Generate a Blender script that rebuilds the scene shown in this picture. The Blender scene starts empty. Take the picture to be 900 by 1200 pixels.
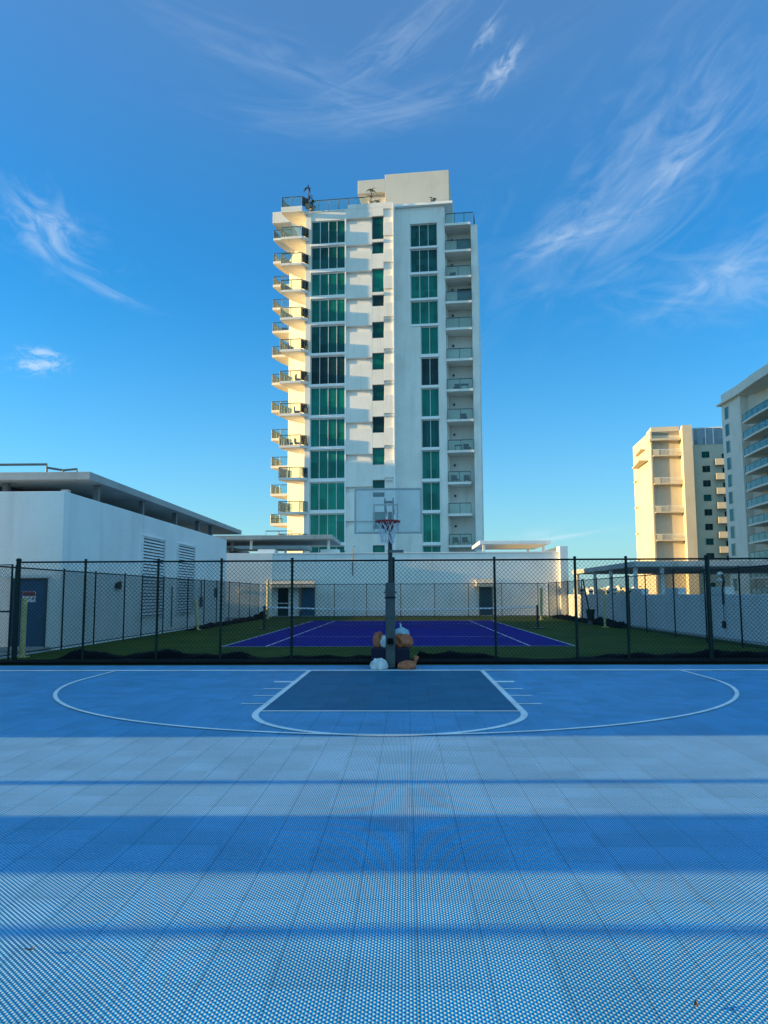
import bpy, math, random
from mathutils import Vector, Matrix
R_ = math.radians
random.seed(7)
sc = bpy.context.scene
COL = sc.collection

# ------------------------------------------------------------------ camera
PIT, YAW, ROL, H, FOC = 0.106128, 0.0279975, 0.003957, 1.6107, 907.57
cp, sp, cy, sy = math.cos(PIT), math.sin(PIT), math.cos(YAW), math.sin(YAW)
Fv = Vector((-sy * cp, cy * cp, sp)); Rv = Vector((cy, sy, 0)); Uv = Rv.cross(Fv)
R2 = Rv * math.cos(ROL) - Uv * math.sin(ROL); U2 = Rv * math.sin(ROL) + Uv * math.cos(ROL)
cd = bpy.data.cameras.new('camera'); cam = bpy.data.objects.new('camera', cd); COL.objects.link(cam)
cd.sensor_fit = 'VERTICAL'; cd.sensor_height = 36; cd.lens = FOC / 1200 * 36
cd.clip_start = 0.05; cd.clip_end = 20000
m = Matrix.Identity(4)
for i in range(3):
    m[i][0], m[i][1], m[i][2] = R2[i], U2[i], -Fv[i]
m[2][3] = H
cam.matrix_world = m
sc.camera = cam

# ------------------------------------------------------------------ light
SUN_EL, SUN_AZ = R_(6.4), R_(1.2)          # sun stands to the left, a touch behind the camera
to_sun = Vector((-math.cos(SUN_EL) * math.cos(SUN_AZ), -math.cos(SUN_EL) * math.sin(SUN_AZ), math.sin(SUN_EL)))
sd = bpy.data.lights.new('sun', 'SUN'); sun = bpy.data.objects.new('sun', sd); COL.objects.link(sun)
sd.energy = 4.5; sd.angle = R_(0.53); sd.color = (1.0, 0.66, 0.24)
sun.rotation_euler = to_sun.to_track_quat('Z', 'Y').to_euler()

world = bpy.data.worlds.new('World'); sc.world = world; world.use_nodes = True
wn = world.node_tree.nodes; wl = world.node_tree.links; wn.clear()
def W(t, **kw):
    n = wn.new(t)
    for k, v in kw.items(): setattr(n, k, v)
    return n
def wmath(op, a, b=None, c=None):
    n = W('ShaderNodeMath', operation=op)
    for i, v in enumerate((a, b, c)):
        if v is None: continue
        if isinstance(v, (int, float)): n.inputs[i].default_value = v
        else: wl.new(v, n.inputs[i])
    return n.outputs[0]
sky = W('ShaderNodeTexSky'); sky.sky_type = 'NISHITA'; sky.sun_disc = False
sky.sun_elevation = SUN_EL; sky.sun_rotation = math.atan2(to_sun.x, to_sun.y)
sky.air_density = 1.0; sky.dust_density = 0.1; sky.ozone_density = 3.0; sky.altitude = 0
hs = W('ShaderNodeHueSaturation'); hs.inputs['Saturation'].default_value = 1.12
tint = W('ShaderNodeMix', data_type='RGBA', blend_type='MULTIPLY'); tint.inputs[0].default_value = 1; tint.inputs[7].default_value = (0.60, 1.02, 1.29, 1)
wl.new(sky.outputs[0], tint.inputs[6]); wl.new(tint.outputs[2], hs.inputs['Color'])
tc = W('ShaderNodeTexCoord')
sep = W('ShaderNodeSeparateXYZ'); wl.new(tc.outputs['Generated'], sep.inputs[0])
az = wmath('MULTIPLY', wmath('ARCTAN2', sep.outputs[0], sep.outputs[1]), 57.2958)
el = wmath('MULTIPLY', wmath('ARCSINE', sep.outputs[2]), 57.2958)
# low air: paler, cooler towards the horizon
elc = wmath('MAXIMUM', el, 0.0)
haze = wmath('EXPONENT', wmath('MULTIPLY', elc, -1 / 8.0))
hz = W('ShaderNodeMix', data_type='RGBA', blend_type='MIX')
sunw = W('ShaderNodeMapRange', interpolation_type='SMOOTHSTEP'); sunw.inputs[1].default_value = -0.90; sunw.inputs[2].default_value = -0.52; wl.new(sep.outputs[0], sunw.inputs[0])   # the glow on the sun's side stays
wl.new(wmath('MULTIPLY', wmath('MULTIPLY', haze, 0.85), sunw.outputs[0]), hz.inputs[0]); wl.new(hs.outputs[0], hz.inputs[6]); hz.inputs[7].default_value = (1.40, 2.42, 2.82, 1)
SKYCOL = hz.outputs[2]
def cloud(az0, el0, ang, L, T, amp, sx, sy_, seed, bend=0.0, sharp=(0.45, 0.75)):
    """Wisp of cirrus at a direction of the sky: soft ellipse times stretched noise. -> density socket"""
    c, s = math.cos(R_(ang)), math.sin(R_(ang))
    da = wmath('MULTIPLY', wmath('SUBTRACT', az, az0), math.cos(R_(el0))); de = wmath('SUBTRACT', el, el0)
    a = wmath('ADD', wmath('MULTIPLY', da, c), wmath('MULTIPLY', de, s))
    t = wmath('SUBTRACT', wmath('MULTIPLY', de, c), wmath('MULTIPLY', da, s))
    t = wmath('SUBTRACT', t, wmath('MULTIPLY', wmath('MULTIPLY', a, a), bend))
    r2 = wmath('ADD', wmath('POWER', wmath('ABSOLUTE', wmath('DIVIDE', a, L)), 2.0), wmath('POWER', wmath('ABSOLUTE', wmath('DIVIDE', t, T)), 2.0))
    g = wmath('EXPONENT', wmath('MULTIPLY', r2, -1.0))
    cb = W('ShaderNodeCombineXYZ'); wl.new(wmath('MULTIPLY', a, sx), cb.inputs[0]); wl.new(wmath('MULTIPLY', t, sy_), cb.inputs[1]); cb.inputs[2].default_value = seed
    nz = W('ShaderNodeTexNoise'); nz.inputs['Scale'].default_value = 1.0; nz.inputs['Detail'].default_value = 7; nz.inputs['Roughness'].default_value = 0.58; nz.inputs['Distortion'].default_value = 1.3
    wl.new(cb.outputs[0], nz.inputs['Vector'])
    mr = W('ShaderNodeMapRange', interpolation_type='SMOOTHSTEP'); mr.inputs[1].default_value = sharp[0]; mr.inputs[2].default_value = sharp[1]
    wl.new(wmath('ADD', nz.outputs[0], wmath('MULTIPLY', wmath('SUBTRACT', g, 0.6), 0.22)), mr.inputs[0])
    return wmath('MULTIPLY', wmath('MULTIPLY', mr.outputs[0], g), amp * 0.62)
CL = [
    (-26.0, 24.0, -30, 3.6, 1.8, .72, .34, .6, 1.3, .03, (.32, .80)),
    (-23.0, 21.2, -22, 4.0, .45, .40, .25, 1.6, 2.3, .02, (.35, .75)),
    (0.5, 37.6, 32, 6.0, 1.4, .26, .22, 1.0, 3.1, 0, (.36, .8)),
    (7.9, 35.6, 44, 2.0, .7, .75, .5, 1.2, 4.7, 0, (.34, .75)),
    (6.6, 37.4, 50, 1.6, .5, .45, .5, 1.2, 14.7, 0, (.34, .75)),
    (-1.0, 33.4, 10, 10., 1.4, .22, .15, .9, 5.9, .012, (.32, .8)),
    (17.8, 28.2, 36, 11.5, 5.2, .42, .16, .42, 6.2, 0, (.34, .86)),
    (20.6, 28.6, 40, 4.5, 1.1, .40, .28, .8, 7.7, 0, (.32, .82)),
    (12.8, 25.1, 14, 4.4, 1.0, .50, .28, .8, 8.1, 0, (.32, .80)),
    (23.5, 20.3, -6, 7.5, 2.6, .46, .18, .5, 9.4, 0, (.32, .82)),
    (24.0, 22.0, 32, 5.5, 1.3, .35, .2, .9, 19.4, 0, (.36, .78)),
    (-26.2, 15.5, 8, 1.5, .55, .9, .9, 1.6, 10.2, 0, (.34, .62)),
    (-26.0, 16.3, -4, 1.1, .3, .8, .9, 1.6, 11.2, 0, (.34, .62)),
    (10.9, 4.0, 8, 3.4, .16, .55, .4, 1.0, 12.6, 0, (.2, .6)),
    (9.6, 4.3, 10, 2.0, .5, .30, .5, 1.0, 13.6, 0, (.3, .7)),
    (-9.0, 35.8, -14, 9., 1.6, .16, .15, .9, 15.9, 0, (.32, .8)),
]
dens = None
for a in CL:
    d = cloud(*a); dens = d if dens is None else wmath('ADD', dens, d)
veil = W('ShaderNodeMapRange', interpolation_type='SMOOTHSTEP'); veil.inputs[1].default_value = 18; veil.inputs[2].default_value = 42; wl.new(el, veil.inputs[0])
dens = wmath('ADD', dens, wmath('MULTIPLY', veil.outputs[0], 0.11))
dens = wmath('MINIMUM', dens, 0.85)
# unseen bright cloud added behind the camera and at right to lift the fill
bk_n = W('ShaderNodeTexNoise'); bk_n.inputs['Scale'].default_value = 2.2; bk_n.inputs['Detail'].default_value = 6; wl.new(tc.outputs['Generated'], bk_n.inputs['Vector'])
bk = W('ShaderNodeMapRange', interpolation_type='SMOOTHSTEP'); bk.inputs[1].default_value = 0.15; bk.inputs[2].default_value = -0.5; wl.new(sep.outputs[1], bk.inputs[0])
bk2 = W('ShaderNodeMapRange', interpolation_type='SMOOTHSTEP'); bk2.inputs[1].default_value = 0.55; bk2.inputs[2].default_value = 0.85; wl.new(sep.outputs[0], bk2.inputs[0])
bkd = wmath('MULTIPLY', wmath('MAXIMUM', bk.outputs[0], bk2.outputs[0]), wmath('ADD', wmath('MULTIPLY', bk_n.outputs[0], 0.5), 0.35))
cm = W('ShaderNodeMix', data_type='RGBA', blend_type='MIX')
wl.new(dens, cm.inputs[0]); wl.new(SKYCOL, cm.inputs[6]); cm.inputs[7].default_value = (2.6, 3.05, 3.5, 1)
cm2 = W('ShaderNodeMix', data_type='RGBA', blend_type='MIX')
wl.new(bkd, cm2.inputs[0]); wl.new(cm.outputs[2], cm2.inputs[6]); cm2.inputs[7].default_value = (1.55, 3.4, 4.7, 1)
bg = W('ShaderNodeBackground'); bg.inputs['Strength'].default_value = 0.10
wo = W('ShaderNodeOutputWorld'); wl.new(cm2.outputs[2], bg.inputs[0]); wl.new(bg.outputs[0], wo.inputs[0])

vs = sc.view_settings
vs.view_transform = 'Standard'; vs.look = 'None'; vs.exposure = 1.58; vs.gamma = 1; vs.use_curve_mapping = False
sc.cycles.max_bounces = 6; sc.cycles.transparent_max_bounces = 16

# ------------------------------------------------------------------ helpers
class MB:
    def __init__(s): s.v = []; s.f = []
    def box(s, x0, x1, y0, y1, z0, z1):
        b = len(s.v)
        s.v += [(x0, y0, z0), (x1, y0, z0), (x1, y1, z0), (x0, y1, z0), (x0, y0, z1), (x1, y0, z1), (x1, y1, z1), (x0, y1, z1)]
        s.f += [tuple(b + i for i in q) for q in ((3, 2, 1, 0), (4, 5, 6, 7), (0, 1, 5, 4), (1, 2, 6, 5), (2, 3, 7, 6), (3, 0, 4, 7))]
        return s
    def prism(s, poly, z0, z1):
        b = len(s.v); n = len(poly)
        s.v += [(x, y, z0) for x, y in poly] + [(x, y, z1) for x, y in poly]
        s.f.append(tuple(b + i for i in reversed(range(n)))); s.f.append(tuple(b + n + i for i in range(n)))
        for i in range(n):
            j = (i + 1) % n; s.f.append((b + i, b + j, b + n + j, b + n + i))
        return s
    def tube(s, pts, r, n=8, closed=False, caps=True):
        pts = [Vector(p) for p in pts]; b = len(s.v); k = len(pts)
        rs = r if isinstance(r, (list, tuple)) else [r] * k
        up = None
        for i, p in enumerate(pts):
            if closed: t = pts[(i + 1) % k] - pts[i - 1]
            elif i == 0: t = pts[1] - p
            elif i == k - 1: t = p - pts[i - 1]
            else: t = pts[i + 1] - pts[i - 1]
            t.normalize()
            ref = up if up is not None else (Vector((0, 0, 1)) if abs(t.z) < 0.9 else Vector((1, 0, 0)))
            a = t.cross(ref)
            if a.length < 1e-5: a = t.cross(Vector((0.3, 1, 0.2)))
            a.normalize(); c = t.cross(a); up = -c if up is None else (a.cross(t))
            for q in range(n):
                th = 2 * math.pi * q / n
                s.v.append(tuple(p + (a * math.cos(th) + c * math.sin(th)) * rs[i]))
        for i in range(k if closed else k - 1):
            j = (i + 1) % k
            for q in range(n):
                w = (q + 1) % n
                s.f.append((b + i * n + q, b + j * n + q, b + j * n + w, b + i * n + w))
        if caps and not closed:
            s.f.append(tuple(b + q for q in range(n))); s.f.append(tuple(b + (k - 1) * n + q for q in reversed(range(n))))
        return s
    def quad(s, *p):
        b = len(s.v); s.v += [tuple(q) for q in p]; s.f.append(tuple(range(b, b + len(p)))); return s
    def blob(s, c, rad, seed, rough=.18, flat=0.5, nu=20, nv=12):
        rnd = random.Random(seed); ph = [rnd.uniform(0, 6.28) for _ in range(9)]
        b = len(s.v)
        for j in range(nv + 1):
            t = math.pi * j / nv
            for i in range(nu):
                p = 2 * math.pi * i / nu
                d = Vector((math.sin(t) * math.cos(p), math.sin(t) * math.sin(p), math.cos(t)))
                k = 1 + rough * (math.sin(3 * d.x + ph[0]) * math.sin(4 * d.y + ph[1]) + .6 * math.sin(7 * d.x + 5 * d.z + ph[2]) * math.sin(6 * d.y + ph[3]) + .35 * math.sin(13 * d.y + 9 * d.x + ph[4]) + .30 * math.sin(17 * d.x + 6 * d.z + ph[5]) * abs(d.z))
                v = Vector((d.x * rad[0], d.y * rad[1], d.z * rad[2])) * k
                if v.z < -rad[2] * flat: v.z = -rad[2] * flat
                s.v.append((c[0] + v.x, c[1] + v.y, c[2] + v.z))
        for j in range(nv):
            for i in range(nu):
                w = (i + 1) % nu
                s.f.append((b + j * nu + i, b + (j + 1) * nu + i, b + (j + 1) * nu + w, b + j * nu + w))
        return s
    def build(s, name, mat, parent=None, smooth=False, bevel=0):
        me = bpy.data.meshes.new(name); me.from_pydata(s.v, [], s.f); me.validate(); me.update()
        o = bpy.data.objects.new(name, me); COL.objects.link(o)
        if mat: me.materials.append(mat)
        if smooth: me.shade_smooth()
        if parent: o.parent = parent
        if bevel:
            b = o.modifiers.new('bevel', 'BEVEL'); b.width = bevel; b.segments = 2; b.limit_method = 'ANGLE'
        return o
def box(*a): return MB().box(*a)
def tag(o, label=None, cat=None, group=None, kind=None):
    for k, v in (('label', label), ('category', cat), ('group', group), ('kind', kind)):
        if v: o[k] = v
    return o
def empty(name, loc, rz=0, label=None, cat=None, group=None):
    o = bpy.data.objects.new(name, None); COL.objects.link(o); o.location = loc; o.rotation_euler = (0, 0, rz)
    o.empty_display_size = .3
    return tag(o, label, cat, group)
def copy_tree(o, parent=None):
    c = o.copy(); COL.objects.link(c)
    if parent is not None: c.parent = parent
    for ch in list(o.children): copy_tree(ch, c)
    return c

# ------------------------------------------------------------------ materials
class NT:
    def __init__(s, name):
        s.m = bpy.data.materials.new(name); s.m.use_nodes = True; s.t = s.m.node_tree; s.n = s.t.nodes; s.l = s.t.links
        s.b = s.n['Principled BSDF']; s.out = s.n['Material Output']
    def node(s, t, **kw):
        n = s.n.new(t)
        for k, v in kw.items(): setattr(n, k, v)
        return n
    def put(s, sock, v):
        if isinstance(v, (int, float)): sock.default_value = v
        elif isinstance(v, tuple): sock.default_value = v if len(v) != 3 or sock.type == 'VECTOR' else (*v, 1)
        else: s.l.new(v, sock)
    def math(s, op, a, b=None, c=None, clamp=False):
        n = s.node('ShaderNodeMath', operation=op, use_clamp=clamp)
        for i, v in enumerate((a, b, c)):
            if v is not None: s.put(n.inputs[i], v)
        return n.outputs[0]
    def noise(s, scale, detail=5, rough=.55, vec=None, stretch=None, dist=0):
        n = s.node('ShaderNodeTexNoise'); n.inputs['Scale'].default_value = scale; n.inputs['Detail'].default_value = detail; n.inputs['Roughness'].default_value = rough
        n.inputs['Distortion'].default_value = dist
        v = vec or s.pos()
        if stretch:
            mp = s.node('ShaderNodeMapping'); mp.inputs['Scale'].default_value = stretch; s.l.new(v, mp.inputs[0]); v = mp.outputs[0]
        s.l.new(v, n.inputs['Vector']); return n.outputs[0]
    def pos(s):
        if not hasattr(s, 'p'): s.p = s.node('ShaderNodeTexCoord').outputs['Object']
        return s.p
    def ramp(s, v, a, b, lo=0.0, hi=1.0):
        n = s.node('ShaderNodeMapRange', interpolation_type='SMOOTHSTEP')
        s.put(n.inputs[0], v); n.inputs[1].default_value = a; n.inputs[2].default_value = b; n.inputs[3].default_value = lo; n.inputs[4].default_value = hi
        return n.outputs[0]
    def mix(s, f, a, b, mode='MIX'):
        n = s.node('ShaderNodeMix', data_type='RGBA', blend_type=mode)
        s.put(n.inputs[0], f); s.put(n.inputs[6], a); s.put(n.inputs[7], b); return n.outputs[2]
    def bump(s, h, st, dist):
        n = s.node('ShaderNodeBump'); n.inputs['Strength'].default_value = st; n.inputs['Distance'].default_value = dist
        s.l.new(h, n.inputs['Height']); s.l.new(n.outputs[0], s.b.inputs['Normal'])
    def set(s, **kw):
        for k, v in kw.items(): s.put(s.b.inputs[k.replace('_', ' ')], v)
        return s
M = {}
def simple(name, col, rough=.6, var=.12, scale=3.0, metal=0.0, bump=None, spec=.5):
    t = NT(name)
    n = t.noise(scale, 6, .6)
    dark = tuple(c * (1 - var) for c in col); lite = tuple(min(1, c * (1 + var)) for c in col)
    t.set(Base_Color=t.mix(t.ramp(n, .3, .7), dark, lite), Roughness=t.ramp(t.noise(scale * 2.3), .2, .8, max(0, rough - .08), min(1, rough + .08)), Metallic=metal)
    t.b.inputs['Specular IOR Level'].default_value = spec
    if bump: t.bump(t.noise(bump[0], 4), bump[1], bump[2])
    M[name] = t.m; return t.m
def stucco(name, col, stain=.22, streak=.5):
    t = NT(name)
    big = t.noise(.35, 5, .6); st = t.noise(1.0, 6, .65, stretch=(1.6, 1.6, .12)); fine = t.noise(9, 5, .6)
    f = t.math('ADD', t.math('MULTIPLY', t.ramp(big, .35, .75), .5), t.math('MULTIPLY', t.ramp(st, .48, .78), streak))
    f = t.math('ADD', f, t.math('MULTIPLY', t.ramp(fine, .4, .8), .25), clamp=True)
    c2 = (col[0] * (1 - stain), col[1] * (1 - stain * 1.02), col[2] * (1 - stain * 1.1))
    t.set(Base_Color=t.mix(f, col, c2), Roughness=.88)
    t.b.inputs['Specular IOR Level'].default_value = .25
    t.bump(t.math('ADD', t.noise(55, 4), t.math('MULTIPLY', t.noise(6, 4), .6)), .35, .012)
    M[name] = t.m; return t.m
stucco('white_stucco', (.80, .77, .71), .24, .6); stucco('white_wall', (.82, .82, .80), .22, .55)
stucco('cream_stucco', (.58, .52, .40), .2, .6); stucco('side_sun_tone', (.60, .54, .43), .2, .6); stucco('grey_stucco', (.78, .70, .60), .2)  # left-wing tone: tower stucco with its sunlit cream put into the colour
stucco('concrete', (.42, .43, .42), .35, .7); stucco('trim_white', (.82, .82, .80), .08, .2)
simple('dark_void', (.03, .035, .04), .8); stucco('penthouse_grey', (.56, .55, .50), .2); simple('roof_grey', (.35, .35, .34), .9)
simple('green_metal', (.005, .016, .014), .5, .3, 8, spec=.2); simple('black_metal', (.012, .014, .018), .45, .3, 8)
simple('rail_metal', (.05, .09, .10), .4, .2, 8); simple('dark_frame', (.07, .10, .10), .4)
simple('blue_door', (.012, .075, .16), .45, .15, 4); simple('teal_door', (.015, .05, .075), .4)
simple('yellow_paint', (.42, .36, .16), .55, .2, 6); simple('tarp', (.002, .0015, .005), .7, .5, 3, bump=(7, .8, .05), spec=.06)
simple('rubber', (.004, .004, .005), .8, spec=.12); simple('pad', (.045, .06, .065), .55, .25, 5)
simple('base_plastic', (.004, .005, .022), .5, .3, 5, spec=.25)
simple('orange_bag', (.40, .12, .05), .75, .25, 9, bump=(14, .6, .03)); simple('white_bag', (.55, .57, .58), .7, .2, 9, bump=(14, .6, .03))
simple('paleblue_bag', (.30, .45, .55), .6, .2, 9, bump=(14, .6, .03))
simple('rim_red', (.26, .012, .012), .4, .15, 9); simple('net_white', (.55, .57, .6), .8)
simple('louver_paint', (.70, .72, .72), .6); simple('pipe', (.10, .12, .13), .5)
simple('sign_white', (.7, .72, .72), .5); simple('sign_red', (.45, .07, .07), .5); simple('sign_ink', (.06, .05, .07), .6)
simple('leaf', (.045, .07, .02), .6, .5, 12); simple('trunk_brown', (.10, .07, .045), .9); simple('pot', (.25, .2, .16), .7)
simple('wicker', (.03, .03, .035), .7, .4, 20); simple('cushion', (.5, .5, .48), .9)
simple('awning', (.55, .46, .36), .8, .15, 4)
simple('lamp_white', (.75, .75, .7), .4)
t = NT('roof_deck'); t.set(Base_Color=t.mix(t.ramp(t.noise(.8, 6), .3, .7), (.20, .23, .24), (.30, .33, .34)), Roughness=.9); M['roof_deck'] = t.m
t = NT('city_ground'); t.set(Base_Color=t.mix(t.ramp(t.noise(.004, 6), .35, .7), (.06, .09, .05), (.20, .20, .19)), Roughness=.95); M['city_ground'] = t.m

def sport_tile(name, top, side, hole_c, ring=4.8, base=.22, scuff=1.0):
    """open-grid plastic court tile: staggered flat-topped knobs with steep paler flanks and dark holes, 1 ft tile seams; the relief is given as an exact normal"""
    t = NT(name)
    sepn = t.node('ShaderNodeSeparateXYZ'); t.l.new(t.pos(), sepn.inputs[0]); x, y = sepn.outputs[0], sepn.outputs[1]
    k = 2 * math.pi / .029
    kx, ky = t.math('MULTIPLY', x, k), t.math('MULTIPLY', y, k)
    sx, cx = t.math('SINE', kx), t.math('COSINE', kx); sy2, cy2 = t.math('SINE', ky), t.math('COSINE', ky)
    hgt = t.math('MULTIPLY', cx, cy2)
    rg = t.math('MULTIPLY', t.ramp(hgt, -.45, -.15, 0, 1), t.ramp(hgt, .40, .90, 1, 0))
    A = t.math('ADD', t.math('MULTIPLY', rg, ring), base)
    nx = t.math('MULTIPLY', t.math('MULTIPLY', sx, cy2), A); ny = t.math('MULTIPLY', t.math('MULTIPLY', cx, sy2), t.math('ADD', t.math('MULTIPLY', rg, ring * .3), base))   # knobs are drawn out along the court
    cb = t.node('ShaderNodeCombineXYZ'); t.put(cb.inputs[0], nx); t.put(cb.inputs[1], ny); cb.inputs[2].default_value = 1
    nm = t.node('ShaderNodeVectorMath', operation='NORMALIZE'); t.l.new(cb.outputs[0], nm.inputs[0])
    t.l.new(nm.outputs[0], t.b.inputs['Normal'])
    hole = t.ramp(hgt, -.65, -.40, 1, 0)
    def seam(c):
        fr = t.math('FRACT', t.math('ADD', t.math('DIVIDE', c, .3048), 100.37))
        return t.math('LESS_THAN', t.math('ABSOLUTE', t.math('SUBTRACT', fr, .5)), .012)
    sm = t.math('MAXIMUM', seam(x), t.math('MULTIPLY', seam(y), .7))
    fl = t.node('ShaderNodeVectorMath', operation='FLOOR'); sc_ = t.node('ShaderNodeVectorMath', operation='SCALE'); sc_.inputs[3].default_value = 1 / .3048
    t.l.new(t.pos(), sc_.inputs[0]); t.l.new(sc_.outputs[0], fl.inputs[0])
    wn_ = t.node('ShaderNodeTexWhiteNoise'); wn_.noise_dimensions = '2D'; t.l.new(fl.outputs[0], wn_.inputs['Vector'])
    tone = t.math('ADD', t.math('MULTIPLY', wn_.outputs['Value'], .16), t.math('MULTIPLY', t.ramp(t.noise(.9, 6, .6), .3, .7), .16))
    tone = t.math('ADD', tone, .86)
    ax, ay = t.math('ABSOLUTE', t.math('MULTIPLY', sx, cy2)), t.math('ABSOLUTE', t.math('MULTIPLY', cx, sy2))
    c = t.mix(t.math('MULTIPLY', rg, t.ramp(t.math('SUBTRACT', ax, ay), .0, .28, 0, 1)), top, side); c = t.mix(hole, c, hole_c)
    dust = t.math('MULTIPLY', t.math('ADD', t.ramp(t.noise(.55, 9, .7), .55, .8, 0, .10), t.ramp(t.noise(3.5, 9, .75, stretch=(1, .35, 1)), .60, .78, 0, .12)), scuff)
    c = t.mix(dust, c, (.22, .38, .55)); c = t.mix(t.math('MULTIPLY', sm, .36), c, tuple(v * .35 for v in hole_c))
    tn = t.node('ShaderNodeVectorMath', operation='SCALE'); t.l.new(c, tn.inputs[0]); t.l.new(tone, tn.inputs[3])
    t.set(Base_Color=tn.outputs[0], Roughness=.5)
    t.b.inputs['Specular IOR Level'].default_value = .06
    M[name] = t.m
sport_tile('court_blue', (.001, .44, .88), (.80, .76, .74), (.004, .08, .22))
sport_tile('court_dark', (.006, .23, .42), (.12, .20, .30), (.001, .05, .14))
sport_tile('court_white', (.88, .90, .90), (.80, .82, .84), (.62, .68, .74), ring=.8, base=.12, scuff=.4)
t = NT('tennis_blue'); t.set(Base_Color=t.mix(t.ramp(t.noise(.5, 6), .3, .7), (.004, .0015, .17), (.008, .003, .22)), Roughness=.85); t.b.inputs['Specular IOR Level'].default_value = .12; M['tennis_blue'] = t.m
t = NT('tennis_green'); t.set(Base_Color=t.mix(t.ramp(t.noise(.45, 7, .65), .3, .7), (.024, .048, .004), (.046, .080, .007)), Roughness=.9); t.b.inputs['Specular IOR Level'].default_value = .12; t.bump(t.noise(120, 3), .3, .004); M['tennis_green'] = t.m
simple('tennis_white', (.62, .64, .68), .8)

def glass(name, col, rough=.04, var=.25):
    t = NT(name)
    n = t.noise(.5, 3); mull = t.noise(1.0, 3, stretch=(9, 9, .02))
    f = t.math('ADD', t.math('MULTIPLY', t.ramp(n, .3, .7), .6), t.math('MULTIPLY', t.ramp(mull, .35, .65), .4))
    mp = t.node('ShaderNodeMapping'); mp.inputs['Scale'].default_value = (1.08, .0, .30); t.l.new(t.pos(), mp.inputs[0])
    fl = t.node('ShaderNodeVectorMath', operation='FLOOR'); t.l.new(mp.outputs[0], fl.inputs[0])
    wn_ = t.node('ShaderNodeTexWhiteNoise'); wn_.noise_dimensions = '3D'; t.l.new(fl.outputs[0], wn_.inputs['Vector'])
    fr = t.node('ShaderNodeVectorMath', operation='FRACTION'); t.l.new(mp.outputs[0], fr.inputs[0]); sz = t.node('ShaderNodeSeparateXYZ'); t.l.new(fr.outputs[0], sz.inputs[0])
    blind = t.math('MULTIPLY', t.math('GREATER_THAN', sz.outputs[2], t.math('ADD', wn_.outputs['Value'], .25)), .30)     # a blind let down behind some panes
    c = t.mix(f, tuple(v * (1 - var) for v in col), tuple(v * (1 + var) for v in col))
    c = t.mix(blind, c, tuple(v * 2.0 + .02 for v in col))
    tn = t.node('ShaderNodeVectorMath', operation='SCALE'); t.l.new(c, tn.inputs[0]); t.l.new(t.math('ADD', t.math('MULTIPLY', wn_.outputs['Value'], .45), .75), tn.inputs[3])
    t.set(Base_Color=tn.outputs[0], Roughness=rough)
    t.b.inputs['Specular IOR Level'].default_value = .16
    t.bump(t.noise(.7, 2), .05, .05)
    M[name] = t.m
glass('window_green', (.003, .135, .105), var=.35); glass('window_deep', (.002, .070, .066), var=.45); glass('window_pale', (.008, .20, .14), var=.35); glass('window_black', (.006, .028, .030), var=.6)
glass('window_teal', (.02, .12, .13)); glass('window_grey', (.22, .26, .30))
def clear(name, tint, diff, amt):
    t = NT(name); t.n.remove(t.b)
    tr = t.node('ShaderNodeBsdfTransparent'); tr.inputs[0].default_value = (*tint, 1)
    gl = t.node('ShaderNodeBsdfGlossy'); gl.inputs['Roughness'].default_value = .03
    df = t.node('ShaderNodeBsdfDiffuse'); df.inputs[0].default_value = (*diff, 1)
    lw = t.node('ShaderNodeFresnel'); lw.inputs['IOR'].default_value = 1.5
    n0 = t.noise(2.5, 5)
    m1 = t.node('ShaderNodeMixShader'); t.put(m1.inputs[0], t.ramp(n0, .2, .8, amt * .7, amt * 1.3)); t.l.new(tr.outputs[0], m1.inputs[1]); t.l.new(df.outputs[0], m1.inputs[2])
    m2 = t.node('ShaderNodeMixShader'); t.l.new(lw.outputs[0], m2.inputs[0]); t.l.new(m1.outputs[0], m2.inputs[1]); t.l.new(gl.outputs[0], m2.inputs[2])
    t.l.new(m2.outputs[0], t.out.inputs[0]); M[name] = t.m
clear('rail_glass', (.82, .92, .90), (.4, .5, .48), .05)
clear('teal_glass', (.45, .72, .72), (.18, .45, .46), .45)
clear('acrylic', (.86, .92, .95), (.55, .62, .68), .13)

# ================================================================== SETTING
def sheet(name, x0, x1, y0, y1, z, mat): return tag(MB().quad((x0, y0, z), (x1, y0, z), (x1, y1, z), (x0, y1, z)).build(name, M[mat]), kind='structure')
sheet('city_ground', -6000, 6000, -2000, 12000, -26, 'city_ground')
tag(box(-40, 40, -14, 72, -26, -.03).build('roof_deck', M['roof_deck']), kind='structure')
CX, BL = -.24, 16.70            # basketball court centre line, baseline
tag(box(-11.5, 11.4, -12, 18.02, -.03, 0).build('sports_court', M['court_blue']), kind='structure')
sheet('lane_area', CX - 1.80, CX + 1.80, BL - 5.80, BL - .03, .004, 'court_dark')
def strip(mb, x0, x1, y0, y1, z=.008): mb.quad((x0, y0, z), (x1, y0, z), (x1, y1, z), (x0, y1, z))
def arc(mb, cx, cy_, r, a0, a1, w, n=72, z=.008):
    for i in range(n):
        p, q = R_(a0 + (a1 - a0) * i / n), R_(a0 + (a1 - a0) * (i + 1) / n)
        mb.quad((cx + (r - w) * math.cos(p), cy_ + (r - w) * math.sin(p), z), (cx + r * math.cos(p), cy_ + r * math.sin(p), z), (cx + r * math.cos(q), cy_ + r * math.sin(q), z), (cx + (r - w) * math.cos(q), cy_ + (r - w) * math.sin(q), z))
lw = .055
L = MB(); strip(L, -11.4, 11.3, BL - .045, BL + .155)
L.build('court_baseline', M['court_white'])['kind'] = 'structure'
L = MB()
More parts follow.
